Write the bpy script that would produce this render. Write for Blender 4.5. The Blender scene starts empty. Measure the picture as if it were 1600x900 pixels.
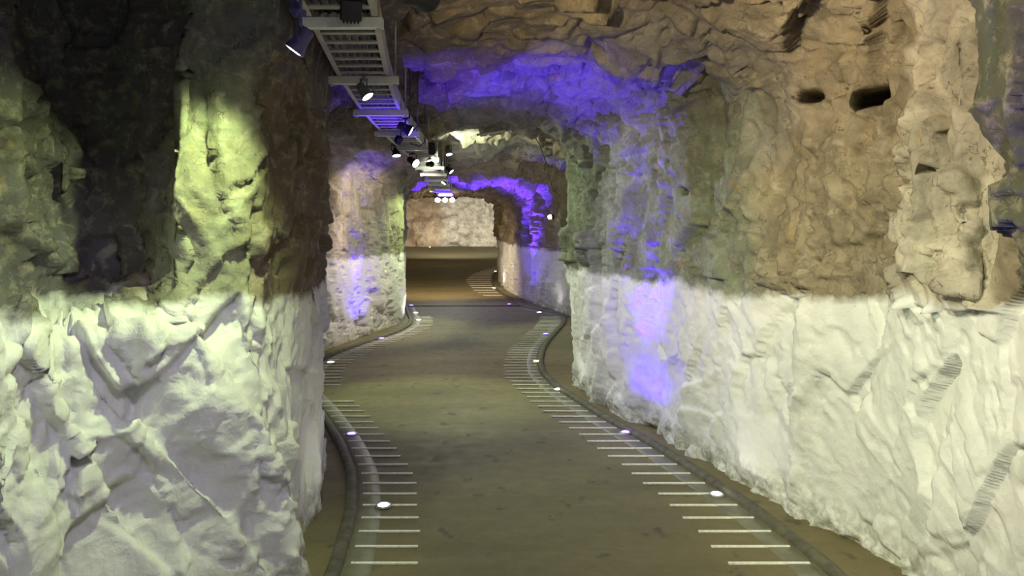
import bpy, math, random
import numpy as np
from mathutils import Vector, Matrix

# ------------------------------------------------------------------ camera
C = bpy.context.scene
F = 1190.0                      # focal length in pixels of a 1600 px wide frame
EYE = 1.6
cam = bpy.data.cameras.new('camera'); cam.sensor_width = 36.0
cam.lens = F / 1600 * 36.0; cam.shift_y = -87 / 1600; cam.clip_start = 0.05
camo = bpy.data.objects.new('camera', cam); C.collection.objects.link(camo)
camo.location = (0, 0, EYE); camo.rotation_euler = (math.pi / 2, 0, 0)
C.camera = camo
# ------------------------------------------------------------------ world, exposure
w = bpy.data.worlds.new('world'); C.world = w; w.use_nodes = True
w.node_tree.nodes['Background'].inputs[0].default_value = (0.62, 0.60, 0.70, 1)
w.node_tree.nodes['Background'].inputs[1].default_value = 0.35
vs = C.view_settings
vs.view_transform = 'Standard'; vs.look = 'None'; vs.gamma = 1; vs.use_curve_mapping = False
vs.exposure = 1.5
C.cycles.use_denoising = True
C.cycles.max_bounces = 7
C.cycles.diffuse_bounces = 5
C.cycles.sample_clamp_indirect = 6.0
# ------------------------------------------------------------------ lamps (the light each fitting throws)
# tray spotlights: Y along tunnel, x offset from tray, z, aim point, colour, watts, cone deg, label
WARM = (1.0, 0.80, 0.47); GREEN = (0.80, 1.0, 0.45); LAV = (0.80, 0.74, 1.0); WHITE = (1.0, 0.97, 0.90)
PALEG = (0.86, 1.0, 0.70); PINK = (1.0, 0.83, 0.74); BLUE = (0.10, 0.03, 1.0); YEL = (1.0, 0.86, 0.12)
TRAY_SPOTS = [
 # Y, X, Z, aim, colour, watts, cone, blend, radius, label
 (2.95, -0.82, 2.34, (-1.62, 2.90, 1.20), GREEN, 30, 112, .6, .040, 'black spotlight can leaning left beside the nearest bright cross beam'),
 (4.32, -0.84, 2.40, (0.9, 3.9, 0.0), PALEG, 22, 84, .6, .036, 'green tinged spotlight hanging from the middle of the second cross beam'),
 (6.00, -0.84, 2.42, (1.4, 6.2, 1.2), LAV, 38, 80, .6, .045, 'black round spotlight facing right under the tray with a bright rim'),
 (8.00, -1.22, 2.45, (-0.8, 7.4, 0.0), GREEN, 45, 62, .7, .045, 'left one of the two glaring spotlights under the middle of the tray'),
 (8.60, -1.12, 2.40, (1.0, 7.0, 1.0), PALEG, 45, 90, .7, .050, 'right and lower one of the two glaring spotlights under the middle of the tray'),
 (9.05, -0.98, 2.41, (0.5, 11.6, 2.75), PALEG, 42, 110, .8, .036, 'small added spotlight tilted up to brighten the pale arches, between the glaring pair and the far column'),  # added lamp, brightens the arches of the middle chamber
 (9.60, -0.80, 2.62, (-0.2, 8.7, 0.0), WHITE, 35, 100, .6, .040, 'white spotlight right of the far tray, the highest of the far column'),
 (10.6, -1.00, 2.52, (-2.3, 11.8, 1.4), PINK, 65, 110, .7, .045, 'small dim spotlight left of the far tray'),
 (12.4, -1.02, 2.62, (1.0, 11.9, 0.7), PALEG, 60, 90, .6, .045, 'white spotlight on the right side of the far tray below the highest one'),
 (13.6, -1.20, 2.52, (-2.1, 13.1, 0.9), GREEN, 45, 95, .6, .045, 'white spotlight on the left side of the far tray'),
]
OFF_SPOTS = [ # unseen tray fittings above the camera, some added as fill for the near walls
 (2.0, -0.45, 2.40, (1.8, 3.25, 1.6), (1, .86, .60), 66, 80, .55, .05),
 (1.3, -0.35, 2.40, (-1.75, 2.9, 0.7), LAV, 22, 66, .7, .05),
 (2.4, -0.30, 2.35, (1.0, 4.6, 2.75), WARM, 42, 90, .8, .05),
 (0.6, -0.30, 2.40, (1.5, 4.4, 0.7), PALEG, 92, 50, .8, .05),
]
EXTRA = [] 
# ------------------------------------------------------------------ plan of the tunnel
def table(pts):
    a = np.array(pts, float); return a[:, 0], a[:, 1]
def smooth_table(pts, sig):
    xs, ys = table(pts)
    g = np.arange(xs[0], xs[-1] + .01, .02); v = np.interp(g, xs, ys)
    k = np.exp(-.5 * (np.arange(-60, 61) * .02 / sig) ** 2); k /= k.sum()
    return g, np.convolve(np.pad(v, 60, mode='edge'), k, 'valid')
LW = smooth_table([(-3,-1.7),(0,-1.65),(2,-1.66),(2.6,-1.80),(2.92,-1.76),(3.08,-1.60),(3.18,-1.42),(3.36,-1.17),(3.44,-1.14),(3.8,-1.12),(4.4,-1.115),
   (5.0,-1.27),(5.8,-1.52),(6.87,-1.95),(8,-2.5),(9,-2.75),(9.9,-2.7),(10.3,-2.55),(11.4,-2.35),(12.5,-2.12),(13.5,-1.95),(14.5,-2.03),(15.1,-2.12),
   (15.5,-2.35),(17,-2.7),(25,-4.7),(46,-8)], .03)
RW = smooth_table([(-3,1.75),(0,1.8),(2,1.86),(3,1.88),(3.58,1.86),(4.08,1.66),(5,1.45),(6.3,1.07),(7.1,.82),(8,.65),(8.25,.66),(8.7,.95),(9.4,1.25),(12,1.4),(13.6,1.2),
   (14.6,1.06),(15.6,.92),(16.5,.62),(17.6,.30),(19.7,-.12),(22,-.36),(24,-.38),(27,.1),(30,0),(38,-.6),(46,-.95)], .06)
HC = smooth_table([(-3,2.9),(3,2.95),(4.4,2.86),(5.15,2.72),(5.7,2.95),(6.5,2.90),(7.3,2.74),(7.9,2.76),(8.5,2.92),(9.5,2.78),(10.4,2.95),(12,2.74),(13,2.92),(14.6,2.8),
   (15.6,2.69),(16.6,2.78),(17.6,2.72),(18.5,2.64),(20,2.56),(24,2.95),(30,3.4),(40,3.9),(46,4.1)], .14)
KL = smooth_table([(-3,-.9),(2,-.84),(3.55,-.83),(4.36,-.92),(5.05,-1.06),(5.82,-1.32),(6.87,-1.75),(7.5,-2.05),(8,-2.22),(9,-2.38),(9.9,-2.36),(10.76,-2.18),(12.1,-1.85),
   (13,-1.76),(13.9,-1.84),(15,-2.05),(16.5,-2.3),(20,-2.95),(45,-7.4)], .16)
KR = smooth_table([(-3,1.5),(2,1.52),(3.6,1.51),(4.46,1.38),(5.57,1.11),(6.63,.78),(7.87,.46),(8.6,.36),(9.4,.35),(10.4,.42),(11.3,.55),(13.4,.92),(14.6,1.0),(15.1,.86),(15.6,.55),(16.5,.2),
   (17.8,-.02),(19.7,-.36),(22,-.55),(25,-.6),(28,-.2),(30,-.2),(45,-.9)], .14)
TX = smooth_table([(-3,-.3),(0,-.42),(2,-.58),(3.2,-.71),(4.4,-.86),(5.6,-.97),(6.8,-1.03),(8,-1.06),(10,-1.1),(12,-1.22),(14,-1.34),(17,-1.52),(20,-1.9)], .3)
def at(T, y): return np.interp(y, T[0], T[1])
def ramp(y): return np.clip(np.asarray(y, float) - 16.5, 0, 40) * .0267
def S(a, b, x):
    t = np.clip((x - a) / (b - a), 0, 1); return t * t * (3 - 2 * t)
TZ = 2.50    # underside of the tray

# ------------------------------------------------------------------ vector noise
def _h(ix, iy, iz, s):
    with np.errstate(over='ignore'):
        n = (ix.astype(np.int64) * 73856093) ^ (iy.astype(np.int64) * 19349663) ^ (iz.astype(np.int64) * 83492791) ^ np.int64(s * 2654435 + 12345)
        n = (n ^ (n >> 13)) * 1274126177 & 0x7fffffff
        n = (n ^ (n >> 16)) * 668265263 & 0x7fffffff
        n = n ^ (n >> 15)
    return (n & 0xffffff) / float(0xffffff)
def vnoise(P, s=0):
    I = np.floor(P).astype(np.int64); f = P - I; u = f * f * f * (f * (f * 6 - 15) + 10)
    r = 0
    for dx in (0, 1):
        for dy in (0, 1):
            for dz in (0, 1):
                wt = (u[:, 0] if dx else 1 - u[:, 0]) * (u[:, 1] if dy else 1 - u[:, 1]) * (u[:, 2] if dz else 1 - u[:, 2])
                r = r + wt * _h(I[:, 0] + dx, I[:, 1] + dy, I[:, 2] + dz, s)
    return r * 2 - 1
def fbm(P, o=4, s=0):
    r = 0; a = 1; t = 0
    for k in range(o):
        r = r + a * vnoise(P * (2.03 ** k) + 17.3 * k, s + k); t += a; a *= .52
    return r / t
def facets(P, s, tilt=1.3, sharp=22.0):
    """planar chips: every Voronoi cell is its own tilted plane"""
    I = np.floor(P).astype(np.int64); num = 0; den = 0
    d2s = []; vals = []
    for dx in (-1, 0, 1):
        for dy in (-1, 0, 1):
            for dz in (-1, 0, 1):
                cx, cy, cz = I[:, 0] + dx, I[:, 1] + dy, I[:, 2] + dz
                q = np.stack([P[:, 0] - cx - _h(cx, cy, cz, s), P[:, 1] - cy - _h(cx, cy, cz, s + 1), P[:, 2] - cz - _h(cx, cy, cz, s + 2)], 1)
                d2 = (q ** 2).sum(1)
                v = (_h(cx, cy, cz, s + 3) - .5) * 1.1 + tilt * (q[:, 0] * (_h(cx, cy, cz, s + 4) - .5) + q[:, 1] * (_h(cx, cy, cz, s + 5) - .5) + q[:, 2] * (_h(cx, cy, cz, s + 6) - .5))
                d2s.append(d2); vals.append(v)
    D = np.stack(d2s); V = np.stack(vals)
    m = D.min(0)
    W = np.exp(-sharp * (D - m)); return (W * V).sum(0) / W.sum(0)

def chips(P, s, thr, w=.10):
    """1 inside the rare Voronoi cells that have broken out, 0 elsewhere, with a steep edge"""
    I = np.floor(P).astype(np.int64); D = []; H_ = []
    for dx in (-1, 0, 1):
        for dy in (-1, 0, 1):
            for dz in (-1, 0, 1):
                c = I + np.array([dx, dy, dz]); cx, cy, cz = c[:, 0], c[:, 1], c[:, 2]
                q = np.stack([P[:, 0] - cx - _h(cx, cy, cz, s), P[:, 1] - cy - _h(cx, cy, cz, s + 1), P[:, 2] - cz - _h(cx, cy, cz, s + 2)], 1)
                D.append(np.sqrt((q ** 2).sum(1))); H_.append((_h(cx, cy, cz, s + 3) > thr).astype(float))
    D = np.stack(D); H_ = np.stack(H_); m = D.min(0); W = np.exp(-(D - m) / w * 3)
    return S(.35, .65, (W * H_).sum(0) / W.sum(0))
# ------------------------------------------------------------------ materials
def M(name): 
    m = bpy.data.materials.new(name); m.use_nodes = True; return m, m.node_tree, m.node_tree.nodes['Principled BSDF']
def nd(nt, t, **k):
    n = nt.nodes.new(t)
    for a, b in k.items(): setattr(n, a, b)
    return n
def plain(name, col, rough=.5, metal=0, emit=None, est=0, noise=0.12, sc=30):
    m, nt, b = M(name)
    tc = nd(nt, 'ShaderNodeTexCoord'); nz = nd(nt, 'ShaderNodeTexNoise'); nz.inputs['Scale'].default_value = sc; nz.inputs['Detail'].default_value = 4
    nt.links.new(tc.outputs['Object'], nz.inputs['Vector'])
    cr = nd(nt, 'ShaderNodeValToRGB')
    cr.color_ramp.elements[0].color = tuple(max(0, c * (1 - noise)) for c in col) + (1,); cr.color_ramp.elements[0].position = .35
    cr.color_ramp.elements[1].color = tuple(min(1, c * (1 + noise)) for c in col) + (1,); cr.color_ramp.elements[1].position = .65
    nt.links.new(nz.outputs[0], cr.inputs[0]); nt.links.new(cr.outputs[0], b.inputs['Base Color'])
    b.inputs['Roughness'].default_value = rough; b.inputs['Metallic'].default_value = metal
    if emit: b.inputs['Emission Color'].default_value = tuple(emit) + (1,); b.inputs['Emission Strength'].default_value = est
    return m
def math_n(nt, op, a, b=None, c=None):
    n = nd(nt, 'ShaderNodeMath', operation=op)
    for i, v in enumerate((a, b, c)):
        if v is None: continue
        if isinstance(v, (int, float)): n.inputs[i].default_value = v
        else: nt.links.new(v, n.inputs[i])
    return n.outputs[0]
def noise_n(nt, vec, scale, detail=5, rough=.55, dist=0):
    n = nd(nt, 'ShaderNodeTexNoise'); n.inputs['Scale'].default_value = scale; n.inputs['Detail'].default_value = detail
    n.inputs['Roughness'].default_value = rough; n.inputs['Distortion'].default_value = dist; nt.links.new(vec, n.inputs['Vector']); return n.outputs[0]
def maprange(nt, v, a, b, c, d, smooth=False):
    n = nd(nt, 'ShaderNodeMapRange'); 
    if smooth: n.interpolation_type = 'SMOOTHSTEP'
    nt.links.new(v, n.inputs[0])
    for i, x in zip((1, 2, 3, 4), (a, b, c, d)): n.inputs[i].default_value = x
    return n.outputs[0]
def mixc(nt, f, a, b, mode='MIX'):
    n = nd(nt, 'ShaderNodeMix', data_type='RGBA', blend_type=mode)
    if isinstance(f, (int, float)): n.inputs[0].default_value = f
    else: nt.links.new(f, n.inputs[0])
    for i, v in ((6, a), (7, b)):
        if isinstance(v, tuple): n.inputs[i].default_value = v + (1,) if len(v) == 3 else v
        else: nt.links.new(v, n.inputs[i])
    return n.outputs[2]

def rock_material(name, painted=True):
    m, nt, b = M(name)
    tc = nd(nt, 'ShaderNodeTexCoord'); P = tc.outputs['Object']
    sep = nd(nt, 'ShaderNodeSeparateXYZ'); nt.links.new(P, sep.inputs[0])
    at_ = nd(nt, 'ShaderNodeAttribute', attribute_name='tone')
    n1 = noise_n(nt, P, 3.0, 7, .62, .6); n2 = noise_n(nt, P, 14, 6, .6, .3); n3 = noise_n(nt, P, 60, 4, .6)
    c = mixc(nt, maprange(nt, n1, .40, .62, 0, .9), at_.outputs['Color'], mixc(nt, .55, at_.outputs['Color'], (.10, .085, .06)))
    c = mixc(nt, maprange(nt, n2, .52, .70, 0, .5), c, (.43, .37, .27))
    och = noise_n(nt, P, 5.2, 5, .6, .8)
    c = mixc(nt, maprange(nt, och, .60, .70, 0, .4), c, (.36, .24, .085))
    c = mixc(nt, maprange(nt, n3, .58, .72, 0, .35), c, (.07, .06, .05))
    n5 = noise_n(nt, P, 7.5, 8, .68, 1.0)
    c = mixc(nt, maprange(nt, n5, .52, .68, 0, .48), c, (.085, .07, .05))
    c = mixc(nt, maprange(nt, n5, .44, .34, 0, .40), c, (.50, .46, .36))
    ed = nd(nt, 'ShaderNodeTexVoronoi', feature='DISTANCE_TO_EDGE'); ed.inputs['Scale'].default_value = 3.1
    ew = nd(nt, 'ShaderNodeVectorMath', operation='ADD'); nt.links.new(P, ew.inputs[0])
    en = nd(nt, 'ShaderNodeTexNoise'); en.inputs['Scale'].default_value = 3.5; en.inputs['Detail'].default_value = 5; nt.links.new(P, en.inputs['Vector']); nt.links.new(en.outputs['Color'], ew.inputs[1]); nt.links.new(ew.outputs[0], ed.inputs['Vector'])
    ck = math_n(nt, 'MULTIPLY', maprange(nt, ed.outputs['Distance'], .004, .014, 1, 0), maprange(nt, n2, .46, .56, 0, .7))
    c = mixc(nt, ck, c, (.05, .04, .03))
    if painted:
        # height of the white wash, following the floor and its own wobbly edge
        e = noise_n(nt, P, 2.6, 4, .6); e2 = noise_n(nt, P, 28, 4, .65)
        top = math_n(nt, 'ADD', maprange(nt, sep.outputs[1], 3.1, 4.4, 1.33, 1.22), maprange(nt, sep.outputs[1], 16.5, 46, 0, .78))
        top = math_n(nt, 'ADD', top, maprange(nt, e, .3, .7, -.05, .05)); top = math_n(nt, 'ADD', top, maprange(nt, e2, .3, .7, -.008, .008))
        mask = maprange(nt, math_n(nt, 'SUBTRACT', top, sep.outputs[2]), -.03, .03, 0, 1)
        chip = noise_n(nt, P, 11, 5, .7, 1.2)
        keep = maprange(nt, chip, .270, .295, 0.15, 1)      # bare chips in the paint
        mask = math_n(nt, 'MULTIPLY', mask, keep)
        pc = mixc(nt, maprange(nt, n2, .35, .7, 0, .6), (.80, .80, .76), (.70, .70, .65))
        pc = mixc(nt, maprange(nt, n1, .5, .75, 0, .35), pc, (.62, .63, .55))
        dirt = math_n(nt, 'MULTIPLY', maprange(nt, sep.outputs[2], .0, .22, 1, 0), maprange(nt, e2, .40, .62, 0, .75))
        pc = mixc(nt, dirt, pc, (.26, .26, .15))
        c = mixc(nt, mask, c, pc)
        rg = maprange(nt, mask, 0, 1, .88, .62); nt.links.new(rg, b.inputs['Roughness'])
    else: b.inputs['Roughness'].default_value = .88
    nt.links.new(c, b.inputs['Base Color'])
    b.inputs['Specular IOR Level'].default_value = .3
    bn = nd(nt, 'ShaderNodeBump'); bn.inputs['Strength'].default_value = .38; bn.inputs['Distance'].default_value = .03
    vor = nd(nt, 'ShaderNodeTexVoronoi', feature='F1'); vor.inputs['Scale'].default_value = 9
    wv = nd(nt, 'ShaderNodeVectorMath', operation='ADD'); nt.links.new(P, wv.inputs[0])
    nw = nd(nt, 'ShaderNodeTexNoise'); nw.inputs['Scale'].default_value = 4; nt.links.new(P, nw.inputs['Vector']); nt.links.new(nw.outputs['Color'], wv.inputs[1]); nt.links.new(wv.outputs[0], vor.inputs['Vector'])
    hgt = math_n(nt, 'ADD', math_n(nt, 'MULTIPLY', n2, .9), math_n(nt, 'MULTIPLY', n3, .25)); hgt = math_n(nt, 'ADD', hgt, math_n(nt, 'MULTIPLY', vor.outputs['Distance'], .35))
    nt.links.new(hgt, bn.inputs['Height']); nt.links.new(bn.outputs[0], b.inputs['Normal'])
    return m
def floor_material():
    m, nt, b = M('concrete_floor')
    tc = nd(nt, 'ShaderNodeTexCoord'); P = tc.outputs['Object']
    mp = nd(nt, 'ShaderNodeMapping'); mp.inputs['Scale'].default_value = (.5, 1.6, 1); nt.links.new(P, mp.inputs[0])
    n1 = noise_n(nt, mp.outputs[0], 1.6, 6, .6, .4); n2 = noise_n(nt, P, 9, 6, .65); n3 = noise_n(nt, P, 90, 3, .6)
    c = mixc(nt, maprange(nt, n1, .35, .65, 0, 1), (.145, .116, .045), (.205, .168, .074))
    c = mixc(nt, maprange(nt, n2, .4, .7, 0, .45), c, (.14, .12, .065))
    c = mixc(nt, maprange(nt, n3, .45, .7, 0, .3), c, (.22, .20, .13))
    # small damp blotches in the foreground
    mp2 = nd(nt, 'ShaderNodeMapping'); mp2.inputs['Scale'].default_value = (2.0, 1.5, 1); mp2.inputs['Location'].default_value = (.3, .1, 0); nt.links.new(P, mp2.inputs[0])
    n4 = noise_n(nt, mp2.outputs[0], 3.0, 3, .55, .2)
    c = mixc(nt, maprange(nt, n4, .62, .69, 0, .65), c, (.05, .043, .03))
    nt.links.new(c, b.inputs['Base Color'])
    nt.links.new(maprange(nt, n2, .3, .7, .60, .80), b.inputs['Roughness'])
    bn = nd(nt, 'ShaderNodeBump'); bn.inputs['Strength'].default_value = .25; bn.inputs['Distance'].default_value = .01
    nt.links.new(n2, bn.inputs['Height']); nt.links.new(bn.outputs[0], b.inputs['Normal'])
    return m
MAT_ROCK = rock_material('painted_rock'); MAT_BARE = rock_material('bare_rock', False); MAT_FLOOR = floor_material()
MAT_KERB = plain('dark_kerb_concrete', (.105, .095, .062), .7, noise=.35, sc=14)
MAT_BAND = plain('pale_edge_concrete', (.185, .175, .115), .5, noise=.2, sc=9)
MAT_STRIP = plain('pale_strip', (.88, .86, .76), .5, noise=.12, sc=12)
MAT_TRAY = plain('galvanised_steel', (.50, .47, .42), .5, .35, noise=.12, sc=12)
MAT_BEAM = plain('white_channel_steel', (.74, .75, .68), .5, .1, noise=.06)
MAT_CABLE = plain('grey_cable_sheath', (.20, .19, .18), .6, noise=.25)
MAT_CABLE2 = plain('dark_cable_sheath', (.05, .05, .055), .6, noise=.25)
MAT_BLACK = plain('black_metal', (.012, .012, .014), .6, noise=.2)
MAT_GREEN = plain('grey_green_metal', (.16, .19, .17), .4, noise=.15)
MAT_PURPLE = plain('violet_grey_metal', (.10, .085, .24), .45, noise=.2)
MAT_STEEL = plain('stainless_ring', (.5, .5, .5), .3, .8)
MAT_DARK = plain('drain_dark', (.03, .028, .02), .7, noise=.3)
_lens = {}
def lens_mat(col, st):
    k = (col, st)
    if k not in _lens: _lens[k] = plain('lit_lens', (.8, .8, .8), .3, emit=col, est=st, noise=.02)
    return _lens[k]

# ------------------------------------------------------------------ mesh helpers
def raw(name, V, Fc, mat, parent=None, smooth=False, loc=None):
    me = bpy.data.meshes.new(name); me.from_pydata([tuple(v) for v in V], [], [tuple(f) for f in Fc]); me.validate(); me.update()
    if mat: me.materials.append(mat)
    if smooth: me.shade_smooth()
    o = bpy.data.objects.new(name, me); C.collection.objects.link(o)
    if parent: o.parent = parent
    if loc is not None: o.location = loc
    return o
def tag(o, label=None, cat=None, group=None, kind=None):
    if label: o['label'] = label
    if cat: o['category'] = cat
    if group: o['group'] = group
    if kind: o['kind'] = kind
    return o
def empty(name, loc, rot=(0, 0, 0)):
    o = bpy.data.objects.new(name, None); o.empty_display_size = .1; C.collection.objects.link(o); o.location = loc; o.rotation_euler = rot; return o
class MB:
    def __init__(s): s.v = []; s.f = []
    def add(s, V, Fc):
        n = len(s.v); s.v += [tuple(v) for v in V]; s.f += [tuple(i + n for i in f) for f in Fc]; return s
    def box(s, c, d, R=None, bev=.0):
        x, y, z = (k / 2 for k in d)
        b = min(bev, x * .45, y * .45, z * .45)
        if b <= 0:
            V = [(i * x, j * y, k * z) for i in (-1, 1) for j in (-1, 1) for k in (-1, 1)]
            Fc = [(0, 1, 3, 2), (4, 6, 7, 5), (0, 4, 5, 1), (2, 3, 7, 6), (0, 2, 6, 4), (1, 5, 7, 3)]
        else:
            # chamfer of the four edges along the longest side, plus inset ends
            L = max(range(3), key=lambda i: d[i]); a, c2 = [i for i in range(3) if i != L]
            h = [x, y, z]; ring = []
            for sa, sc in ((1, 1), (-1, 1), (-1, -1), (1, -1)):
                pa = (sa * h[a], sc * (h[c2] - b)); pb = (sa * (h[a] - b), sc * h[c2])
                ring += [pa, pb] if sa * sc > 0 else [pb, pa]
            V = []
            for t, k in ((-h[L], b), (-h[L] + b, 0), (h[L] - b, 0), (h[L], b)):
                for p in ring:
                    q = [0, 0, 0]; q[L] = t; q[a] = p[0] * (1 - k / h[a]); q[c2] = p[1] * (1 - k / h[c2]); V.append(q)
            Fc = [tuple(range(7, -1, -1)), tuple(range(24, 32))]
            for r in range(3):
                for i in range(8): Fc.append((r * 8 + i, r * 8 + (i + 1) % 8, r * 8 + 8 + (i + 1) % 8, r * 8 + 8 + i))
        V = [Vector(v) for v in V]
        if R is not None: V = [R @ v for v in V]
        return s.add([v + Vector(c) for v in V], Fc)
    def lathe(s, prof, n=20, Mx=None):
        V = []; Fc = []
        for r, z in prof:
            for i in range(n):
                a = 2 * math.pi * i / n; V.append(Vector((r * math.cos(a), r * math.sin(a), z)))
        for k in range(len(prof) - 1):
            for i in range(n): Fc.append((k * n + i, k * n + (i + 1) % n, (k + 1) * n + (i + 1) % n, (k + 1) * n + i))
        Fc.append(tuple(range(n - 1, -1, -1))); Fc.append(tuple(range((len(prof) - 1) * n, len(prof) * n)))
        if Mx is not None: V = [Mx @ v for v in V]
        return s.add(V, Fc)
    def tube(s, pts, r, n=8):
        pts = [Vector(p) for p in pts]; V = []; Fc = []
        for i, p in enumerate(pts):
            t = (pts[min(i + 1, len(pts) - 1)] - pts[max(i - 1, 0)]).normalized()
            a = t.cross(Vector((0, 0, 1)));
            if a.length < .05: a = t.cross(Vector((1, 0, 0)))
            a.normalize(); b = t.cross(a)
            for k in range(n):
                q = 2 * math.pi * k / n; V.append(p + a * math.cos(q) * r + b * math.sin(q) * r)
        for i in range(len(pts) - 1):
            for k in range(n): Fc.append((i * n + k, i * n + (k + 1) % n, (i + 1) * n + (k + 1) % n, (i + 1) * n + k))
        Fc.append(tuple(range(n))); Fc.append(tuple(range((len(pts) - 1) * n + n - 1, (len(pts) - 1) * n - 1, -1)))
        return s.add(V, Fc)
    def build(s, name, mat, parent=None, smooth=False, loc=None): return raw(name, s.v, s.f, mat, parent, smooth, loc)

# ------------------------------------------------------------------ rock shell
# hollows and holes worked into the rock: side, Y, z, radius Y, radius z, depth, sharpness
BORES = [('L', 2.965, .71, .022, .022, .30, 8), ('R', 3.80, 2.27, .036, .050, .6, 8), ('R', 4.17, 2.34, .052, .030, .4, 5), ('R', 3.68, 2.58, .012, .018, .10, 6), ('R', 3.15, 2.03, .018, .026, .2, 8), ('R', 3.16, 1.86, .012, .018, .15, 8), ('R', 5.50, 1.89, .06, .036, .3, 6)]
HOLES = [('L', 3.10, 1.50, .10, .13, .22, 2), 
         ('R', 3.36, 1.86, .07, .055, .20, 6), ('R', 3.24, 1.66, .045, .07, .20, 6), ('R', 3.14, 1.56, .02, .05, .06, 4), 
         ('R', 3.62, 2.52, .02, .03, .07, 5), ('R', 5.75, 2.12, .08, .03, .14, 4), ('R', 8.55, 1.6, .1, .2, .10, 3),
         ('L', 2.72, 1.68, .05, .10, .16, 4), ('L', 2.86, 1.60, .06, .12, .14, 4), ('L', 11.9, 1.95, .22, .04, .05, 3), ('L', 11.0, 1.85, .12, .25, .12, 3),
         ('R', 6.9, 1.95, .12, .05, .06, 3), ('R', 4.75, 1.65, .10, .03, .05, 3), ('R', 3.9, 1.62, .03, .10, .05, 3), ('L', 3.42, 1.62, .03, .12, .05, 3)]
def build_shell():
    ys = [-3.0]
    while ys[-1] < 45.6:
        y = ys[-1]
        ys.append(y + (.10 if y < 1.4 else .03 if y < 2.2 else .0065 if 2.85 < y < 3.22 else .0115 if y < 3.9 else max(.0145, .0046 * y)))
    Y = np.array(ys); ny = len(Y)
    zs = 2.2 + ramp(Y) * .8
    nw, na = 180, 240
    tw = np.linspace(0, 1, nw); ta = np.linspace(0, 1, na + 2)[1:-1]
    XL, XR, H = at(LW, Y), at(RW, Y), at(HC, Y)
    bz = -.12
    rows_x, rows_z = [], []
    for t in tw: rows_x.append(XL); rows_z.append(bz + (zs - bz) * t)
    xc, a = (XL + XR) / 2, (XR - XL) / 2
    n = 2.7
    for t in ta:
        th = math.pi * (1 - t)
        c_, s_ = math.cos(th), math.sin(th)
        rows_x.append(xc + a * math.copysign(abs(c_) ** (2 / n), c_)); rows_z.append(zs + (H - zs) * s_ ** (2 / n))
    for t in tw[::-1]: rows_x.append(XR); rows_z.append(bz + (zs - bz) * t)
    X = np.stack(rows_x, 1); Z = np.stack(rows_z, 1); YY = np.repeat(Y[:, None], X.shape[1], 1)
    G = np.stack([X, YY, Z], 2); nr = G.shape[1]
    side = np.linspace(-1, 1, nr)[None, :].repeat(ny, 0)
    left = (np.arange(nr) < nr // 2)[None, :].repeat(ny, 0)
    inner = np.where(left, 1.0, -1.0)
    # ---- big hand-placed shapes
    L = left; R = ~left
    rec = 0 * S(1.18, 1.42, Z) # * S(1.18, 1.42, Z) * (1 - S(3.05, 3.17, YY + .10 * (Z - 1.6))) * S(1.9, 2.4, YY)          # dark recess left
    G[..., 0] -= np.where(L, rec * (1 - S(2.5, 2.9, Z) * .6), 0)
    fs = np.array([2.2, 2.5, 2.85, 3.0, 3.09, 3.135, 3.16, 3.185]); fx = np.array([-1.72, -2.0, -2.12, -2.10, -1.92, -1.66, -1.50, -1.42]); fy = np.array([2.2, 2.62, 3.30, 3.52, 3.62, 3.52, 3.32, 3.19])
    s0 = YY; wz = S(1.20, 1.46, Z + .06 * np.sin(YY * 7)) * (s0 > 2.2) * (s0 < 3.185) * L * (1 - S(2.75, 2.95, Z))
    G[..., 0] = np.where(wz > 0, G[..., 0] * (1 - wz) + wz * np.interp(s0, fs, fx), G[..., 0])
    G[..., 1] = np.where(wz > 0, s0 * (1 - wz) + wz * np.interp(s0, fs, fy), G[..., 1])
    flare = .15 * np.clip(1 - Z / 1.15, 0, 1.1) * np.exp(-((YY - 3.45) / .42) ** 2)
    G[..., 0] += np.where(L, flare, 0)
    # inclined slabs of the left buttress
    sl = (YY - 3.22) + (Z - .65) * .30
    G[..., 0] += np.where(L, .07 * S(-.02, .03, sl) * (1 - S(.16, .2, sl)) * (Z < 1.2), 0)
    v = (YY + .26 * Z) / .21 + .22 * np.sin(Z * 4.0 + YY * 3) + .10 * np.sin(YY * 11 + Z * 6)
    saw = v - np.floor(v); G[..., 0] += np.where(L & (YY < 3.55) & (YY > 1.8), (.052 * saw * (1 - S(.74, 1.0, saw)) - .02) * (1 - S(1.15, 1.35, Z)) * (1 - S(3.35, 3.55, YY)), 0)
    # shallow right edge notch: slab standing proud of the right face (pale slab) and overhang close to the camera
    over = (.24 + .22 * np.clip(Z - 1.5, 0, 2)) * S(1.30, 1.55, Z + .05 * np.sin(YY * 9)) * S(1.5, 1.9, YY) * (1 - S(2.44, 2.60, YY))
    G[..., 0] -= np.where(R, over, 0)
    slab = .10 * S(3.02, 3.06, YY + (Z - 1.6) * .05) * (1 - S(3.40, 3.62, YY)) * S(1.15, 1.5, Z) * (1 - S(2.35, 2.6, Z))
    G[..., 0] -= np.where(R, slab, 0)
    # vertical ribs along the white right-hand wall
    rib = 0
    for y0, wd, am in ((4.18, .12, .06), (4.75, .25, .05), (5.55, .2, .04), (6.15, .16, -.07), (6.6, .2, .05), (7.4, .3, .04), (7.05, .08, -.03), (3.8, .1, -.03)):
        rib = rib + am * np.exp(-(((YY + .08 * np.sin(Z * 3 + y0)) - y0) / wd) ** 2)
    G[..., 0] -= np.where(R, rib, 0)
    # base normals
    dY = np.gradient(G, axis=0); dT = np.gradient(G, axis=1)
    N = np.cross(dT, dY); N /= np.linalg.norm(N, axis=2, keepdims=True) + 1e-9
    P = G.reshape(-1, 3); Nf = N.reshape(-1, 3)
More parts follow.
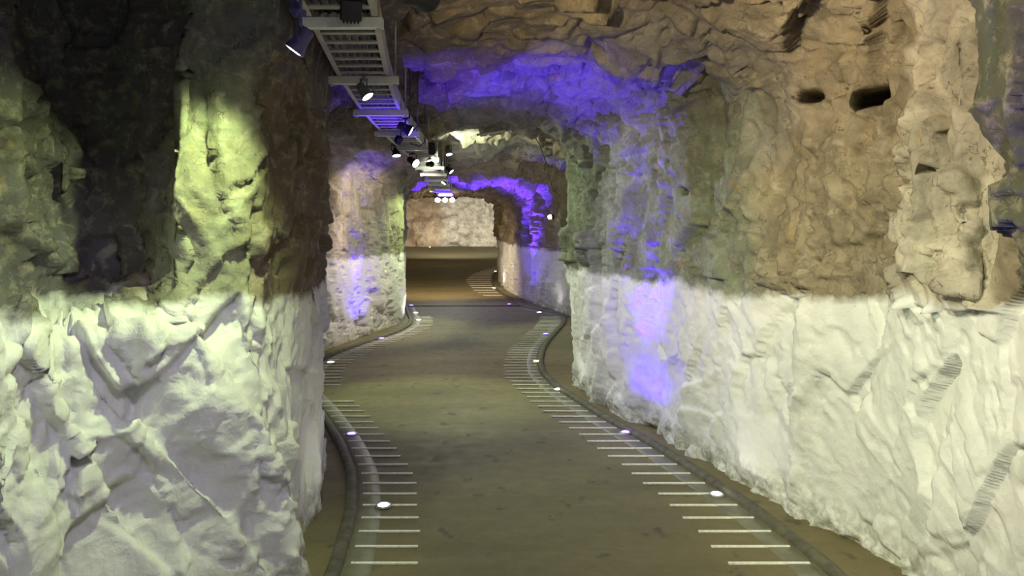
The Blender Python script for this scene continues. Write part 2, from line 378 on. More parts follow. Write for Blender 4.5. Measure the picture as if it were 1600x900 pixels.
    toC = np.stack([at(((RW[0]), (np.interp(RW[0], LW[0], LW[1]) + RW[1]) / 2), P[:, 1]) - P[:, 0], 0 * P[:, 0], 1.4 - P[:, 2]], 1)
    sgn = np.sign((Nf * toC).sum(1)); Nf = Nf * np.sign(np.median(sgn))
    z = P[:, 2]; y = P[:, 1]; sy = YY.reshape(-1); lf = left.reshape(-1); zr = z - ramp(y)
    # warped, sheared coordinates: fractures lean
    Wp = P + .16 * np.stack([vnoise(P * 1.7 + 5, 91), vnoise(P * 1.7 + 9, 92), vnoise(P * 1.7 + 3, 93)], 1)
    Wp = P + .05 * np.stack([vnoise(P * 2.7 + 5, 91), vnoise(P * 2.7 + 9, 92), vnoise(P * 2.7 + 3, 93)], 1)
    Q = np.stack([Wp[:, 0] * 1.1, Wp[:, 1] + .30 * Wp[:, 2], (Wp[:, 2] - .3 * Wp[:, 1]) * .45], 1)
    f1 = facets(Q * 1.7, 11, 2.4, 150); f2 = facets(Q * np.array([3.6, 3.9, 4.2]) + 3.1, 31, 2.4, 120)
    Q2 = np.stack([Wp[:, 0], Wp[:, 1] - .5 * Wp[:, 2], Wp[:, 2] * .8], 1)
    f3 = facets(Q2 * np.array([9, 10, 6]) + 7, 51, 2.3, 85); f4 = facets(P * np.array([22, 22, 15]) + 2, 71, 1.6, 20)
    fb = fbm(P * 2.2, 5, 3); fine = fbm(P * 24, 3, 7)
    smooth_r = np.where(~lf & (zr < 1.3), .55, 1.0) * np.where(lf & (y > 9.5) & (y < 15), np.where(zr < 1.3, .16, .5), 1)
    smooth_far = .8 + .35 * S(7, 10, y) - np.where(lf, .75 * S(9.5, 10.5, y) * (1 - S(15, 16, y)), 0)
    upl = np.where(lf & (zr > 1.2), 1.15, 1.0)
    rough_patch = S(.05, .5, vnoise(P * 1.1 + 40, 77)) * .9 + .35
    face = np.where(lf & (sy > 3.13) & (sy < 3.42), .45, 1) * np.where(lf & (zr < 1.25) & (y < 5), .95, 1)
    d = .125 * f1 * np.where(~lf & (zr < 1.3), .46, .9) * smooth_far + .060 * f2 * smooth_r * upl * face + .026 * f3 * smooth_r * rough_patch * upl * face + .009 * f4 * smooth_r * rough_patch * face + .05 * fb * smooth_r + .006 * fine * (smooth_r * .6 + .4)
    # keep the foot near its surveyed line
    d *= np.where(zr < .5, .55 + .9 * np.clip(zr, 0, .5), 1)
    jag = .05 * facets(P * 7.5 + 11, 61, 1.5, 20) * np.clip(1 - zr / .28, 0, 1)
    d += jag * np.where(lf & (y > 9), .4, 1)
    calm = np.where(lf & (zr < 1.25) & (y < 5), .3, 1) * np.where(lf & (zr >= 1.25) & (sy > 3.14) & (sy < 3.42), .45, 1)
    chip = chips(np.stack([Wp[:, 0], Wp[:, 1] + .4 * Wp[:, 2], Wp[:, 2]], 1) * np.array([5.5, 6.5, 5.0]) + 31, 301, .87)
    d -= chip * .055 * np.where(~lf & (zr < 1.25), .25, 1) * (.35 + .65 * S(-.1, .4, vnoise(P * 1.3 + 60, 303))) * calm
    chip = chips(np.stack([Wp[:, 0], Wp[:, 1] - .5 * Wp[:, 2], Wp[:, 2]], 1) * np.array([14, 16, 11]) + 3, 305, .90)
    d -= chip * .028 * np.where(~lf & (zr < 1.25), .35, 1) * calm
    wh = chips(Wp * np.array([4, 5.5, 4.2]) + 71, 311, .5)
    d += .03 * wh * np.where(~lf & (y > 2.9) & (y < 3.5) & (z > 1.3) & (z < 2.1), 1, 0)
    mid = (~lf & (y > 8.3) & (y < 9)); d[mid] *= .6
    d *= np.where((y > 3.5) & (y < 5.2) & lf, .55, 1)
    for sd, hy, hz, ry, rz, dep, sh in HOLES:
        mk = lf if sd == 'L' else ~lf
        k = ((y - hy) / ry) ** 2 + ((z - hz) / rz) ** 2
        d -= np.where(mk & (k < 6), dep * np.exp(-np.clip(k, 0, 50) ** (sh / 2)), 0)
    P2 = P + Nf * d[:, None]
    for sd, hy, hz, ry, rz, dep, sh in BORES:      # drill holes run slantwise into the face
        k = ((y - hy) / ry) ** 2 + ((z - hz) / rz) ** 2
        f = np.where((lf if sd == 'L' else ~lf) & (k < 6), np.exp(-np.clip(k, 0, 50) ** (sh / 2)), 0)
        dr = np.array([(-1.0 if sd == 'L' else 1.0) * .50, .85, .12]); P2 = P2 + f[:, None] * dep * dr / np.linalg.norm(dr)
    # clearance round the tray, and never over the path
    tx = at(TX, P2[:, 1]); nt_ = (P2[:, 2] > 2.3) & (P2[:, 1] < 18) & (np.abs(P2[:, 0] - tx) < .34) & (P2[:, 2] < TZ + .26)
    low = nt_ & (Nf[:, 2] < -.55); P2[low, 2] = TZ + .26 + (P2[low, 2] - TZ - .26) * .1
    lo2 = nt_ & ~low; P2[lo2, 0] = np.minimum(P2[lo2, 0], tx[lo2] - .27)
    # ---- rock tone, with some shade painted in
    tan, grey, green, dark, pale, brown = (np.array(c) for c in ((.36, .30, .20), (.29, .28, .25), (.25, .285, .195), (.10, .10, .108), (.62, .56, .44), (.22, .175, .115)))
    def mix(a, b, f): return a + (b - a) * f[:, None]
    t = np.repeat(tan[None], len(P), 0)
    t = mix(t, grey, S(-.1, .5, vnoise(P * .8 + 2, 201)))
    t = mix(t, green, np.where(~lf, S(4.3, 5.0, y + .15 * vnoise(P * 2, 5)) * (1 - S(13, 15, y)) * 1.0, S(10.5, 11.5, y) * .6) * (1 - S(2.3, 2.7, z)))
    t = mix(t, brown, np.where(~lf, (1 - S(4.2, 4.9, y)) * .45, 0))
    t = mix(t, green * 1.1, np.where(lf, S(3.12, 3.18, sy) * (1 - S(3.4, 3.5, y)) * .7, 0))
    t = mix(t, brown * .75, np.where(lf, S(3.42, 3.52, y + .10 * (z - 1.6) + .04 * vnoise(P * 3, 8)) * (1 - S(8, 9, y)) * .9, 0))
    t = mix(t, brown * .7, S(.1, -.5, P[:, 0] - tx * .6) * S(2.5, 2.75, z) * (1 - S(9, 12, y)) * .7)  # ceiling left of the tray browned, painting in the tray's shadow
    t = mix(t, dark, np.where(lf, (1 - S(3.10, 3.18, sy + .03 * vnoise(P * 3, 9))) * .9, 0))  # dark grey rock, deepened further for the shade in the hollow
    t = mix(t, dark * 1.1, np.where(lf & (y < 3.7), S(2.15, 2.45, z + .1 * vnoise(P * 4, 19)), 0) * .8)  # shade painted on the buttress top, countering stray lamp light
    t = mix(t, green * .32, np.where(~lf, 1 - S(2.45, 2.65, y), 0))  # near overhang darkened in the colour to look unlit
    t = mix(t, pale, np.where(~lf, S(2.85, 2.95, y + .06 * vnoise(P * 3, 10)) * (1 - S(3.42, 3.56, y + .08 * vnoise(P * 4, 14))) * S(1.2, 1.4, z) * .85, 0))
    t = mix(t, pale, np.where(lf, S(9, 9.6, y) * (1 - S(10.9, 11.3, y)) * .55, 0))
    t = mix(t, brown * .8, S(17.5, 18.5, y) * (1 - S(30, 36, y)) * .8 * (z > 1.3))
    t = mix(t, pale * .85, S(7.4, 8.2, y) * (1 - S(13, 15, y)) * S(.0, .5, vnoise(P * 1.3, 15)) * S(2.3, 2.6, z) * .8)
    t = np.clip(t * (1 + .12 * vnoise(P * 6, 16))[:, None], .02, .8)
    P2g = P2.reshape(ny, nr, 3); tg = t.reshape(ny, nr, 3)
    # vertex normals of the whole shell, so that the pieces meet without a seam
    dY = np.gradient(P2g, axis=0); dT = np.gradient(P2g, axis=1)
    VN = np.cross(dT, dY); VN /= np.linalg.norm(VN, axis=2, keepdims=True) + 1e-12
    VN *= np.sign(np.median(sgn))
    cuts = {'wall_left': (0, nw + int(na * .17)), 'ceiling': (nw + int(na * .17), nw + int(na * .83)), 'wall_right': (nw + int(na * .83), nr - 1)}
    for nm, (a0, b0) in cuts.items():
        sub = P2g[:, a0:b0 + 1]; m = sub.shape[1]
        V = sub.reshape(-1, 3)
        i = np.arange(ny - 1)[:, None] * m + np.arange(m - 1)[None, :]
        Fq = np.stack([i, i + 1, i + m + 1, i + m], 2).reshape(-1, 4)
        if np.sign(np.median(sgn)) < 0: Fq = Fq[:, ::-1]
        me = bpy.data.meshes.new(nm)
        me.vertices.add(len(V)); me.vertices.foreach_set('co', V.astype(np.float32).ravel())
        me.loops.add(Fq.size); me.loops.foreach_set('vertex_index', Fq.astype(np.int32).ravel())
        me.polygons.add(len(Fq)); me.polygons.foreach_set('loop_start', np.arange(0, Fq.size, 4, dtype=np.int32))
        me.update(calc_edges=True); me.shade_smooth()
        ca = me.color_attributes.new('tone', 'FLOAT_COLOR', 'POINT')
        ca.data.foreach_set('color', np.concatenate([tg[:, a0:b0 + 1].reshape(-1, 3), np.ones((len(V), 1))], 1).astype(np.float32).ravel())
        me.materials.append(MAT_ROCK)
        o = bpy.data.objects.new(nm, me); C.collection.objects.link(o)
        tag(o, {'wall_left': 'craggy rock wall on the left, whitewashed below waist height', 'wall_right': 'craggy rock wall on the right, whitewashed below waist height', 'ceiling': 'rough arched rock ceiling of the tunnel'}[nm], nm.split('_')[0], kind='structure')
    return P2g
SHELL = build_shell()

def grid_mesh(name, V, mat, tone=None):
    ny, nx = V.shape[:2]
    i = np.arange(ny - 1)[:, None] * nx + np.arange(nx - 1)[None, :]
    Fq = np.stack([i, i + 1, i + nx + 1, i + nx], 2).reshape(-1, 4)
    o = raw(name, V.reshape(-1, 3), Fq.tolist(), mat, smooth=True)
    if tone is not None:
        ca = o.data.color_attributes.new('tone', 'FLOAT_COLOR', 'POINT')
        ca.data.foreach_set('color', np.concatenate([tone.reshape(-1, 3), np.ones((ny * nx, 1))], 1).astype(np.float32).ravel())
    return o
# far end wall
def far_wall():
    gx = np.linspace(-9.5, 1.5, 220); gz = np.linspace(0.3, 5, 100)
    X, Z = np.meshgrid(gx, gz); P = np.stack([X, 0 * X, Z], 2).reshape(-1, 3)
    Q = P * np.array([.55, 1, .8])
    d = .6 * facets(Q * .9 + 4, 111, 1.5, 10) + .3 * facets(P * 1.6 + 1, 121, 1.5, 8) + .15 * fbm(P * 2, 4, 4) - .5 * np.clip(P[:, 2] - 2.2, 0, 3)
    P[:, 1] = 45 - d
    a = S(-4.6, -3.6, P[:, 0] + .5 * vnoise(P, 3))[:, None]
    t = np.array([.36, .27, .17]) * (1 - a) + np.array([.70, .66, .55]) * a
    o = grid_mesh('wall_back', P.reshape(100, 220, 3), MAT_BARE, t)
    tag(o, 'pale rock face closing the far end of the tunnel', 'wall', kind='structure')
far_wall()
# unseen end behind the camera, left open so world light softens the near walls
# floor
def build_floor():
    ys = np.concatenate([np.arange(-3, 16.3, .12), np.arange(16.3, 16.8, .05), np.arange(16.8, 46.5, .4)]); xs = np.linspace(-9, 3, 100)
    X, Yg = np.meshgrid(xs, ys); Z = ramp(Yg) + .004 * vnoise(np.stack([X.ravel() * 1.5, Yg.ravel() * 1.5, 0 * X.ravel()], 1), 5).reshape(X.shape)
    return tag(grid_mesh('floor', np.stack([X, Yg, Z], 2), MAT_FLOOR), 'olive brown concrete floor of the tunnel path', 'floor', kind='structure')
build_floor()
def ribbon(name, K, prof, mat, y0, y1, step, label):
    """sweep a small section along a kerb line; prof = (offset across, height)"""
    ys = np.arange(y0, y1, step); V = []
    xs = at(K, ys); dx = np.gradient(xs, ys)
    for x, y, s in zip(xs, ys, dx):
        L_ = math.hypot(1, s); nx_, ny_ = 1 / L_, -s / L_
        for off, h in prof: V.append((x + nx_ * off, y + ny_ * off, float(ramp(y)) + h))
    m = len(prof); V = np.array(V).reshape(len(ys), m, 3)
    return tag(grid_mesh(name, V, mat), label, 'kerb', kind='structure')
kp = [(-.036, -.02), (-.034, .020), (-.028, .030), (-.014, .034), (.008, .033), (.022, .028), (.034, .014), (.040, -.02)]
ribbon('trim_1', KL, kp, MAT_KERB, -3, 44, .06, 'dark rounded concrete kerb along the left edge of the path')
ribbon('trim_2', KR, [(-o, h) for o, h in kp][::-1], MAT_KERB, -3, 44, .06, 'dark rounded concrete kerb along the right edge of the path')
bp = [(.046, .0), (.05, .006), (.17, .006), (.176, .0)]
ribbon('trim_3', KL, bp, MAT_BAND, -3, 16.2, .08, 'pale smooth concrete band just inside the left kerb')
ribbon('trim_4', KR, [(-o, h) for o, h in bp][::-1], MAT_BAND, -3, 16.2, .08, 'pale smooth concrete band just inside the right kerb')
mb = MB(); mb.box((-1.0, 16.5, .004), (2.6, .09, .022), bev=.004)
tag(mb.build('trim_5', MAT_DARK), 'thin dark drain line crossing the path where the floor starts to rise', 'trim', kind='structure')

# ------------------------------------------------------------------ pale strips across the path edges
strip = MB().box((0, 0, 0), (1, .019, .010), bev=.002)
smesh = strip.build('path_strip', MAT_STRIP); first = [smesh]
ORD = ['first', 'second', 'third', 'fourth', 'fifth', 'sixth', 'seventh', 'eighth', 'ninth', 'tenth'] + [str(i) + ('th' if i % 10 > 3 or i % 10 == 0 or 10 < i < 20 else ('', 'st', 'nd', 'rd')[i % 10]) for i in range(11, 90)]
def put_strip(x0, x1, y, label, group):
    o = first.pop() if first else smesh.copy()
    if o is not smesh: C.collection.objects.link(o)
    o.location = ((x0 + x1) / 2, y, float(ramp(y)) + .0055); o.scale = (abs(x1 - x0), 1, 1)
    tag(o, label, 'floor strip', group, 'thing')
rng = random.Random(4)
for side in ('left', 'right'):
    k = 0; y = 3.67
    while y < 14.4:
        j = rng.uniform(-.015, .015)
        if side == 'left':
            x0 = at(KL, y) + .07; x1 = x0 + .33 + j
            vis = not (7.3 < y < 7.9)
        else:
            x1 = at(KR, y) - .06; x0 = x1 - .39 + j; vis = True
        if vis:
            put_strip(x0, x1, y, 'thin pale strip across the %s edge of the path, %s counted from the front' % (side, ORD[k]), 'pale strips along the %s edge' % side); k += 1
        y += .195
    y0 = 19.0
k = 0; y = 18.6
while y < 28:
    x1 = at(KR, y) - .07; put_strip(x1 - .75 * (1 - abs(y - 23) / 12), x1, y, 'thin pale strip on the far sloping floor, %s counted from the drain line' % ORD[k], 'pale strips on the far slope'); k += 1
    y += .62
# ------------------------------------------------------------------ lights set in the floor
def add_light(name, typ, loc, aim, col, watts, cone=60, blend=.5, rad=.03, parent=None):
    l = bpy.data.lights.new(name, typ); l.energy = watts; l.color = col; l.shadow_soft_size = rad
    if typ == 'SPOT': l.spot_size = math.radians(cone); l.spot_blend = blend
    o = bpy.data.objects.new(name, l); C.collection.objects.link(o); o.location = loc
    d = Vector(aim) - Vector(loc); o.rotation_euler = d.to_track_quat('-Z', 'Y').to_euler()
    if parent:
        bpy.context.view_layer.update(); o.parent = parent; o.matrix_parent_inverse = parent.matrix_world.inverted()
    return o
ring = MB().lathe([(.030, 0), (.048, 0), (.050, .004), (.046, .010), (.034, .011), (.030, .008)], 24).build('ring', MAT_STEEL, smooth=True)
def uplight(x, y, colname, lens_col, light_col, watts, aim, cone, label, est=9, wide=0):
    z = float(ramp(y)) + .006
    r = empty('recessed_light', (x, y, z)); tag(r, label, 'floor light', 'small round lights set in the path edges', 'thing')
    s = 1.0 if y < 9 else 1.25
    if not hasattr(uplight, 'n'): rg = ring; uplight.n = 1
    else: rg = ring.copy(); C.collection.objects.link(rg)
    rg.parent = r; rg.scale = (s, s, 1)
    ln = MB().lathe([(.032, .004), (.032, .009), (.026, .014), (.014, .017), (.002, .018)], 20).build('lens', lens_mat(lens_col, est), r, smooth=True); ln.scale = (s, s, 1)
    if watts: add_light('glow', 'SPOT', (x, y, z + .03), aim, light_col, watts, cone, .7, .02, r)
    if wide: add_light('glow', 'SPOT', (x, y, z + .03), (x, y, 3), light_col, wide, 125, .6, .02, r)
def side_light(side, y, kind, watts, label, cone=60, lean=.55, h=2.0, off=.10, col=None, est=None, wide=0):
    K = KL if side == 'left' else KR; sg = 1 if side == 'left' else -1
    x = float(at(K, y)) + sg * off
    lc = {'blue': (.10, .035, 1.0), 'white': (1, .96, .95), 'yellow': (1, .85, .15), 'pink': (1, .6, .6)}[kind]
    uplight(x, y, kind, lc, col or {'blue': BLUE, 'white': WHITE, 'yellow': YEL, 'pink': PINK}[kind], watts, (x - sg * lean, y, h), cone, label, est=est or (9 if kind == 'blue' else 9), wide=wide)
side_light('left', 4.43, 'white', .7, 'white floor light nearest the front on the left side of the path', off=.19, cone=130)
side_light('right', 4.62, 'white', .5, 'white floor light nearest the front on the right side of the path', off=.10, cone=130)
side_light('left', 6.0, 'blue', 230, 'blue floor light on the left, by the dark foot of the near rock buttress', cone=46, lean=-.9, h=2.85, off=.13)
side_light('right', 6.05, 'blue', 165, 'blue floor light on the right, at the foot of the wall glowing blue', cone=54, lean=-.2, off=.06, h=2.85, wide=8)
side_light('right', 7.7, 'white', .8, 'white floor light on the right where the kerb bends inward', off=.04, cone=130)
side_light('right', 9.38, 'yellow', 2, 'yellow floor light beside the innermost bulge of the right kerb', off=.05, cone=130)
side_light('left', 9.3, 'white', 4, 'white floor light at the left kerb just past the near buttress', off=.16, cone=130)
side_light('right', 11.9, 'blue', 60, 'blue floor light on the right between the yellow light and the recess in the kerb', cone=50, off=.13)
side_light('left', 11.4, 'blue', 80, 'blue floor light on the left, below the blue stripe on the white wall', cone=36, lean=.42, h=2.2, off=.07, wide=12)
side_light('left', 13.8, 'white', 5, 'white floor light on the left, first past the tip of the left kerb', off=.14, cone=130)
side_light('left', 15.0, 'white', 4, 'white floor light on the left beside the far edge of the left wall', off=.15, cone=130)
side_light('right', 15.1, 'white', 2, 'white floor light on the right where the kerb turns sharply', off=.30, cone=130)
side_light('left', 16.55, 'blue', 650, 'blue floor light at the left end of the dark drain line', cone=54, lean=-.3, h=2.6, off=.12)
side_light('right', 16.75, 'blue', 900, 'blue floor light at the right end of the dark drain line', cone=66, lean=-.15, h=2.6, off=.22, wide=12)
side_light('right', 20.3, 'white', 8, 'white floor light among the far pale strips on the slope', off=.07, cone=130)
side_light('right', 26.0, 'pink', 10, 'pinkish floor light beyond the far pale strips', off=.10, cone=130)
uplight(-4.75, 44.0, 'white', (1, .95, .9), WHITE, 20, (-4.75, 46, 3), 100, 'tiny floor light at the foot of the pale end wall', 12)
# the next pair of blue fittings stands beside the camera, below the frame
side_light('left', 1.6, 'blue', 40, 'blue floor light on the left beside the viewer', cone=60, lean=.9, h=2.0, off=.1)
side_light('right', 1.7, 'blue', 50, 'blue floor light on the right beside the viewer', cone=60, lean=.35, h=2.2, off=.1)

# ------------------------------------------------------------------ cable tray with its supports
TW = .30; TH = .10
BEAMS = [2.0, 3.2, 4.4, 5.6, 6.8, 8.0, 9.2, 10.4, 11.6, 12.8, 14.0, 15.2, 16.4]
PLACE = ['just outside the top of the frame', 'nearest in view', 'second', 'third', 'fourth', 'fifth', 'sixth', 'seventh', 'eighth', 'ninth', 'tenth', 'eleventh', 'last']
def txv(y): return float(at(TX, y))
for i in range(len(BEAMS) - 1):
    a, b = BEAMS[i] + .03, BEAMS[i + 1] - .03
    if i == 0: a = .6
    r = empty('cable_tray', (txv((a + b) / 2), (a + b) / 2, TZ)); o0 = Vector(r.location)
    tag(r, 'x', 'cable tray', 'sections of the overhead cable tray', 'thing')
    r['label'] = 'galvanised cable tray section under the ceiling, ' + ('in front of the nearest cross beam' if i == 0 else 'between the %s and the %s cross beam' % (ORD[i - 1], ORD[i]))
    for sg in (-1, 1):
        m = MB(); n = 8; V = []; Fc = []
        # C-section rail
        sec = [(0, 0), (0, TH), (-.022, TH), (-.022, TH - .006), (-.005, TH - .006), (-.005, .006), (-.026, .006), (-.026, 0)]
        for k in range(n + 1):
            y = a + (b - a) * k / n; xc = txv(y)
            for sx, sz in sec: V.append(Vector((xc + sg * (TW / 2 + sx), y, TZ + sz)) - o0)
        q = len(sec)
        for k in range(n):
            for j in range(q): Fc.append((k * q + j, k * q + (j + 1) % q, (k + 1) * q + (j + 1) % q, (k + 1) * q + j))
        Fc += [tuple(range(q)), tuple(range(n * q, n * q + q))]
        m.add(V, Fc).build('side_rail', MAT_TRAY, r)
    y = a + .06; first_r = None
    while y < b - .03:
        rot = Matrix.Rotation(-math.atan2(txv(y + .05) - txv(y - .05), .1), 3, 'Z')
        m = MB(); m.box((0, 0, 0), (TW - .012, .030, .012), bev=.003)
        if first_r is None: first_r = m.build('rung', MAT_TRAY, r)
        else:
            o_ = first_r.copy(); C.collection.objects.link(o_); o_.parent = r; first_r_ = o_
        (first_r if first_r.location.length == 0 else o_).location = Vector((txv(y), y, TZ + .008)) - o0
        y += .172
    # scalloped slotted plate lying on the rungs
    V = []; Fc = []; nn = 36; m = MB()
    seg = 14
    for k in range(seg + 1):
        yy = a + (b - a) * k / seg
        for j in range(nn + 1):
            u = j / nn; V.append(Vector((txv(yy) + (u - .5) * (TW - .03), yy, TZ + .022 + .012 * abs(math.sin(u * math.pi * 7)))) - o0)
    for k in range(seg):
        for j in range(nn):
            if not (j % 5 == 2 and k % 2): Fc.append((k * (nn + 1) + j, k * (nn + 1) + j + 1, (k + 1) * (nn + 1) + j + 1, (k + 1) * (nn + 1) + j))
    m.add(V, Fc).build('corrugated_base', MAT_CABLE, r)
for i, y in enumerate(BEAMS):
    x = txv(y); Lb = .40 if i != 1 else .34
    r = empty('support_beam', (x, y, TZ - .045))
    tag(r, 'white steel cross beam under the cable tray, ' + ('just above the top of the frame' if i == 0 else '%s in view from the front' % ORD[i - 1]), 'support beam', 'cross beams carrying the cable tray', 'thing')
    m = MB()
    # strut channel: web and two lips
    m.box((0, -.020, .0225), (Lb, .003, .042), bev=.001); m.box((0, .020, .0225), (Lb, .003, .042), bev=.001); m.box((0, 0, .003), (Lb, .041, .004), bev=.001)
    m.box((0, -.014, .043), (Lb, .010, .003)); m.box((0, .014, .043), (Lb, .010, .003))
    m.build('channel', MAT_BEAM, r)
    for sg in (-1, 1):
        xe = sg * (Lb / 2 - .018)
        ty = np.argmin(np.abs(SHELL[:, 0, 1] - y)); rowp = SHELL[ty]; k = [p for p in rowp if p[2] > TZ + .02]
        kk = min(k, key=lambda p: abs(p[0] - (x + xe))); top = kk[2] + .06 - (TZ - .045)
        m = MB(); m.tube([(xe, 0, -.012), (xe, 0, max(top, .2))], .006, 8); rd = m.build('hanger_rod', MAT_TRAY, r, True)
        m = MB(); m.lathe([(.012, -.010), (.012, -.001)], 6, Matrix.Translation((xe, 0, 0))); m.build('nut', MAT_TRAY, r)
for j in range(8):
    off = -.105 + j * .030; m = MB(); pts = []
    for y in np.arange(.3, 17.2, .3): pts.append((txv(y) + off + .006 * math.sin(y * 3 + j * 2), y, TZ + .053 + .004 * math.sin(y * 2.1 + j)))
    r_ = (.009, .012, .010, .008, .013, .009, .011, .008)[j]
    tag(m.tube(pts, r_, 8).build('cable', (MAT_CABLE, MAT_CABLE2)[j % 2], None, True), '%s cable lying in the overhead tray, %s from its left side' % (('grey', 'dark')[j % 2], ORD[j]), 'cable', 'cables lying in the overhead tray')

# ------------------------------------------------------------------ spotlights
def spotlight(Y, X, Z, aim, col, watts, cone, blend, rad, label, body=None, top=TZ - .045):
    d = (Vector(aim) - Vector((X, Y, Z))).normalized()
    r = empty('spotlight', (X, Y, top)); tag(r, label, 'spotlight', 'spotlights on the cable tray')
    Q = d.to_track_quat('Z', 'Y').to_matrix().to_4x4(); c = Vector((0, 0, Z - top)); L_ = rad * 2.3
    T = Matrix.Translation(c) @ Q
    body = body or MAT_BLACK
    prof = [(rad * .35, -L_ * .62), (rad * .62, -L_ * .60), (rad * .70, -L_ * .5), (rad * .72, -L_ * .1), (rad * .95, L_ * .30), (rad * 1.05, L_ * .42), (rad * 1.05, L_ * .5), (rad * .93, L_ * .5), (rad * .90, L_ * .44)]
    MB().lathe(prof, 24, T).build('housing', body, r, True)
    MB().lathe([(rad * .92, L_ * .44), (rad * .92, L_ * .47), (rad * .6, L_ * .50), (.001, L_ * .51)], 24, T).build('lens', lens_mat(tuple(.4 + .6 * k for k in col), 14), r, True)
    # yoke: two side arms and a stem up to the beam
    side = d.cross(Vector((0, 0, 1)));
    side = side.normalized() if side.length > .05 else Vector((1, 0, 0))
    m = MB(); up = Vector((0, 0, rad * 1.7))
    m.tube([c + side * rad * .78, c + side * rad * 1.12 + up * .1, c + side * rad * 1.12 + up * .85, c + side * rad * .9 + up, c - side * rad * .9 + up, c - side * rad * 1.12 + up * .85, c - side * rad * 1.12 + up * .1, c - side * rad * .78], .0055, 8)
    m.build('yoke', body, r, True)
    m = MB(); m.tube([c + up, (0, 0, max((c + up).z + .01, .045))], .008, 8); m.lathe([(.024, -.012), (.024, .004)], 12, Matrix.Translation((0, 0, max((c + up).z + .005, 0)))); m.build('mount', body, r, False)
    loc = Vector((X, Y, Z)) + d * (L_ * .62)
    add_light('beam_light', 'SPOT', loc, aim, col, watts, cone, blend, rad * .7, r)
    return r
for k, s in enumerate(TRAY_SPOTS): spotlight(*s, body={0: MAT_PURPLE, 1: MAT_GREEN}.get(k))  # first can is black; violet metal stands for blue light on it
for k, s in enumerate(OFF_SPOTS): spotlight(*s, label='unseen spotlight on the tray above the viewer, %s towards the front' % ORD[k])
# small extra fittings crowding the tray
def driver_box(loc, size, rz, tilt, label, mat=MAT_BLACK):
    r = empty('driver_box', loc, (tilt, 0, rz)); tag(r, label, 'driver box')
    MB().box((0, 0, 0), size, bev=.006).build('case', mat, r)
    m = MB(); [m.box((k * size[0] / 6, 0, -size[2] / 2 - .004), (.006, size[1] * .9, .008)) for k in (-2, -1, 0, 1, 2)]; m.build('cooling_fins', mat, r)
    m = MB(); m.tube([(0, 0, size[2] / 2), (0, .02, size[2] / 2 + .05), (.01, .03, size[2] / 2 + .09)], .005, 6).build('lead', MAT_CABLE2, r, True)
driver_box((-.645, 3.05, 2.49), (.085, .06, .085), .25, .35, 'black driver box on the nearest bright cross beam')
driver_box((-.885, 3.18, 2.56), (.075, .06, .10), 0, 0, 'violet grey mounting box above the leaning spotlight', MAT_PURPLE)
driver_box((-1.0, 6.72, 2.42), (.06, .05, .06), .78, .78, 'small black box hanging askew from the fourth cross beam')
driver_box((-.83, 7.9, 2.47), (.07, .06, .12), 0, 0, 'tall black box on the right side of the tray beyond the fourth beam')
# hanging power leads
def drop(name, pts, r, mat, label, cat):
    tag(MB().tube(pts, r, 8).build(name, mat, None, True), label, cat)
def ceil_z(x, y):
    row = SHELL[np.argmin(np.abs(SHELL[:, 0, 1] - y))]; row = row[row[:, 2] > 2.2]; return float(row[np.argmin(np.abs(row[:, 0] - x)), 2])
for px, y, zz, lab in ((640, 6.3, 2.55, 'leftmost'), (652, 6.5, 2.50, 'middle'), (664, 6.9, 2.42, 'rightmost')):
    x = (px - 800) / F * y; t = ceil_z(x, y) + .05
    drop('hanging_cable', [(x, y, t), (x + .004, y, (t + zz) / 2), (x, y, zz), (x - .05, y + .02, zz - .04), (x - .14, y + .04, zz - .01)], .006, MAT_CABLE2, lab + ' of three thin dark cables hanging beside the tray', 'cable')
z1, z2 = ceil_z(-.40, 9.0), ceil_z(.08, 9.0)
drop('conduit', [(-.42, 9.0, 2.75), (-.2, 9.0, 2.78), (.10, 9.0, 2.84)], .014, MAT_BEAM, 'pale straight conduit slung under the ceiling past the first blue arch', 'conduit')
drop('wall_cable', [(.30, 9.6, 2.78), (.36, 9.6, 2.68), (.42, 9.62, 2.50), (.47, 9.65, 2.30), (.52, 9.7, 2.15), (.62, 9.7, 2.05)], .006, MAT_CABLE2, 'thin dark cable looping down the arch right of the conduit', 'cable')
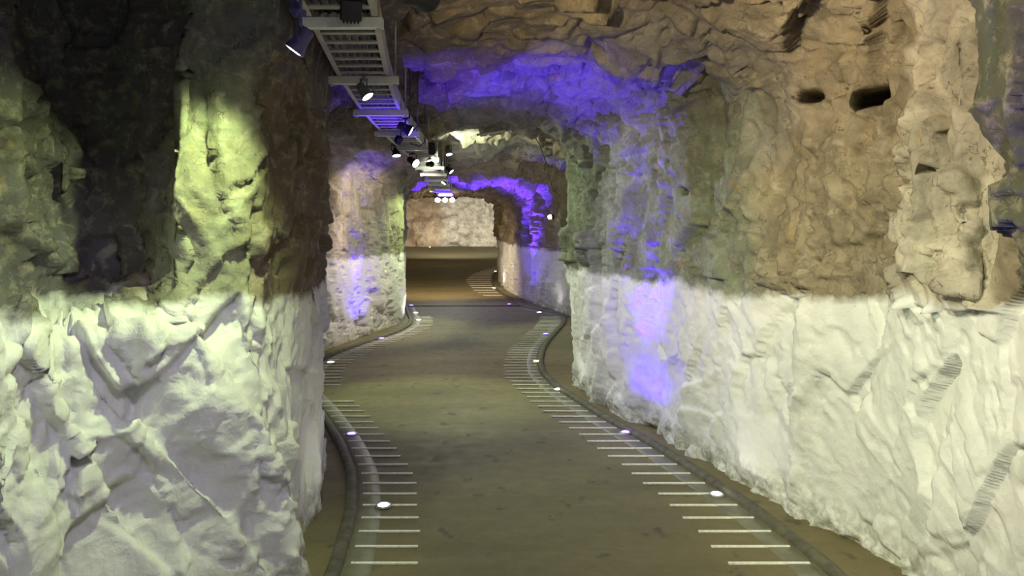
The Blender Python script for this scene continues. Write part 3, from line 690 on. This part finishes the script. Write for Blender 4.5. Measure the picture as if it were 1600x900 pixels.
# little yellow lamp on the right wall
r = empty('wall_lamp', (.83, 14.9, 1.9)); tag(r, 'tiny yellow lamp on the right wall before the far blue arch', 'lamp')
MB().lathe([(.03, 0), (.05, .02), (.05, .05), (.04, .06)], 16, Matrix.Rotation(-math.pi / 2, 4, 'Y')).build('base', MAT_BLACK, r, True)
MB().lathe([(.04, .055), (.045, .09), (.03, .12), (.004, .13)], 16, Matrix.Rotation(-math.pi / 2, 4, 'Y')).build('globe', lens_mat((1, .9, .2), 8), r, True)
# luminaires at the end of the tray
r = empty('panel_lamp', (-1.47, 16.9, 2.40)); tag(r, 'yellowish flat lamp across the end of the far tray', 'lamp')
MB().box((0, 0, .03), (.34, .16, .06), bev=.008).build('case', MAT_BEAM, r)
MB().box((0, -.082, .03), (.28, .004, .045)).build('diffuser', lens_mat((1, .95, .5), 4), r)
add_light('glow', 'SPOT', (-1.47, 17.10, 2.36), (-2.0, 20.5, 0), WARM, 210, 112, 1, .06, r)
for k, (px, lb) in enumerate(((684, 'left'), (695, 'middle'), (706, 'right'))):
    X_ = (px - 800) / F * 19.0
    spotlight(19.0, X_, 2.44, (-1.6 + k * .5, 14.8, 0), (PALEG, WHITE, PALEG)[k], 20, 80, .8, .07, lb + ' lamp of the three glaring ones in a row at the end of the tray', top=2.60)
m = MB(); m.box((-1.68, 19.0, 2.625), (.75, .06, .05), bev=.006); tag(m.build('lamp_bar', MAT_BEAM), 'short steel bar carrying three glaring lamps at the end of the tray', 'bar')
for k in range(3):  # unseen lamps and their bars, added to light the end wall
    spotlight(28.0, -3.6 + k * .9, 3.02, (-5.0 + k * 1.6, 44.5, 2.4), (WARM, WHITE, WHITE)[k], (1000, 1500, 1500)[k], 56, .8, .07, ('left', 'middle', 'right')[k] + ' one of three unseen lamps added behind the far blue arch, turned to the end wall', top=3.20)
    spot_bar = MB().box((-3.6 + k * .9, 28.0, 3.24), (.3, .06, .05), bev=.006); tag(spot_bar.build('lamp_bar', MAT_BEAM), 'short steel bar added over the %s unseen lamp behind the far blue arch' % ('left', 'middle', 'right')[k], 'bar')
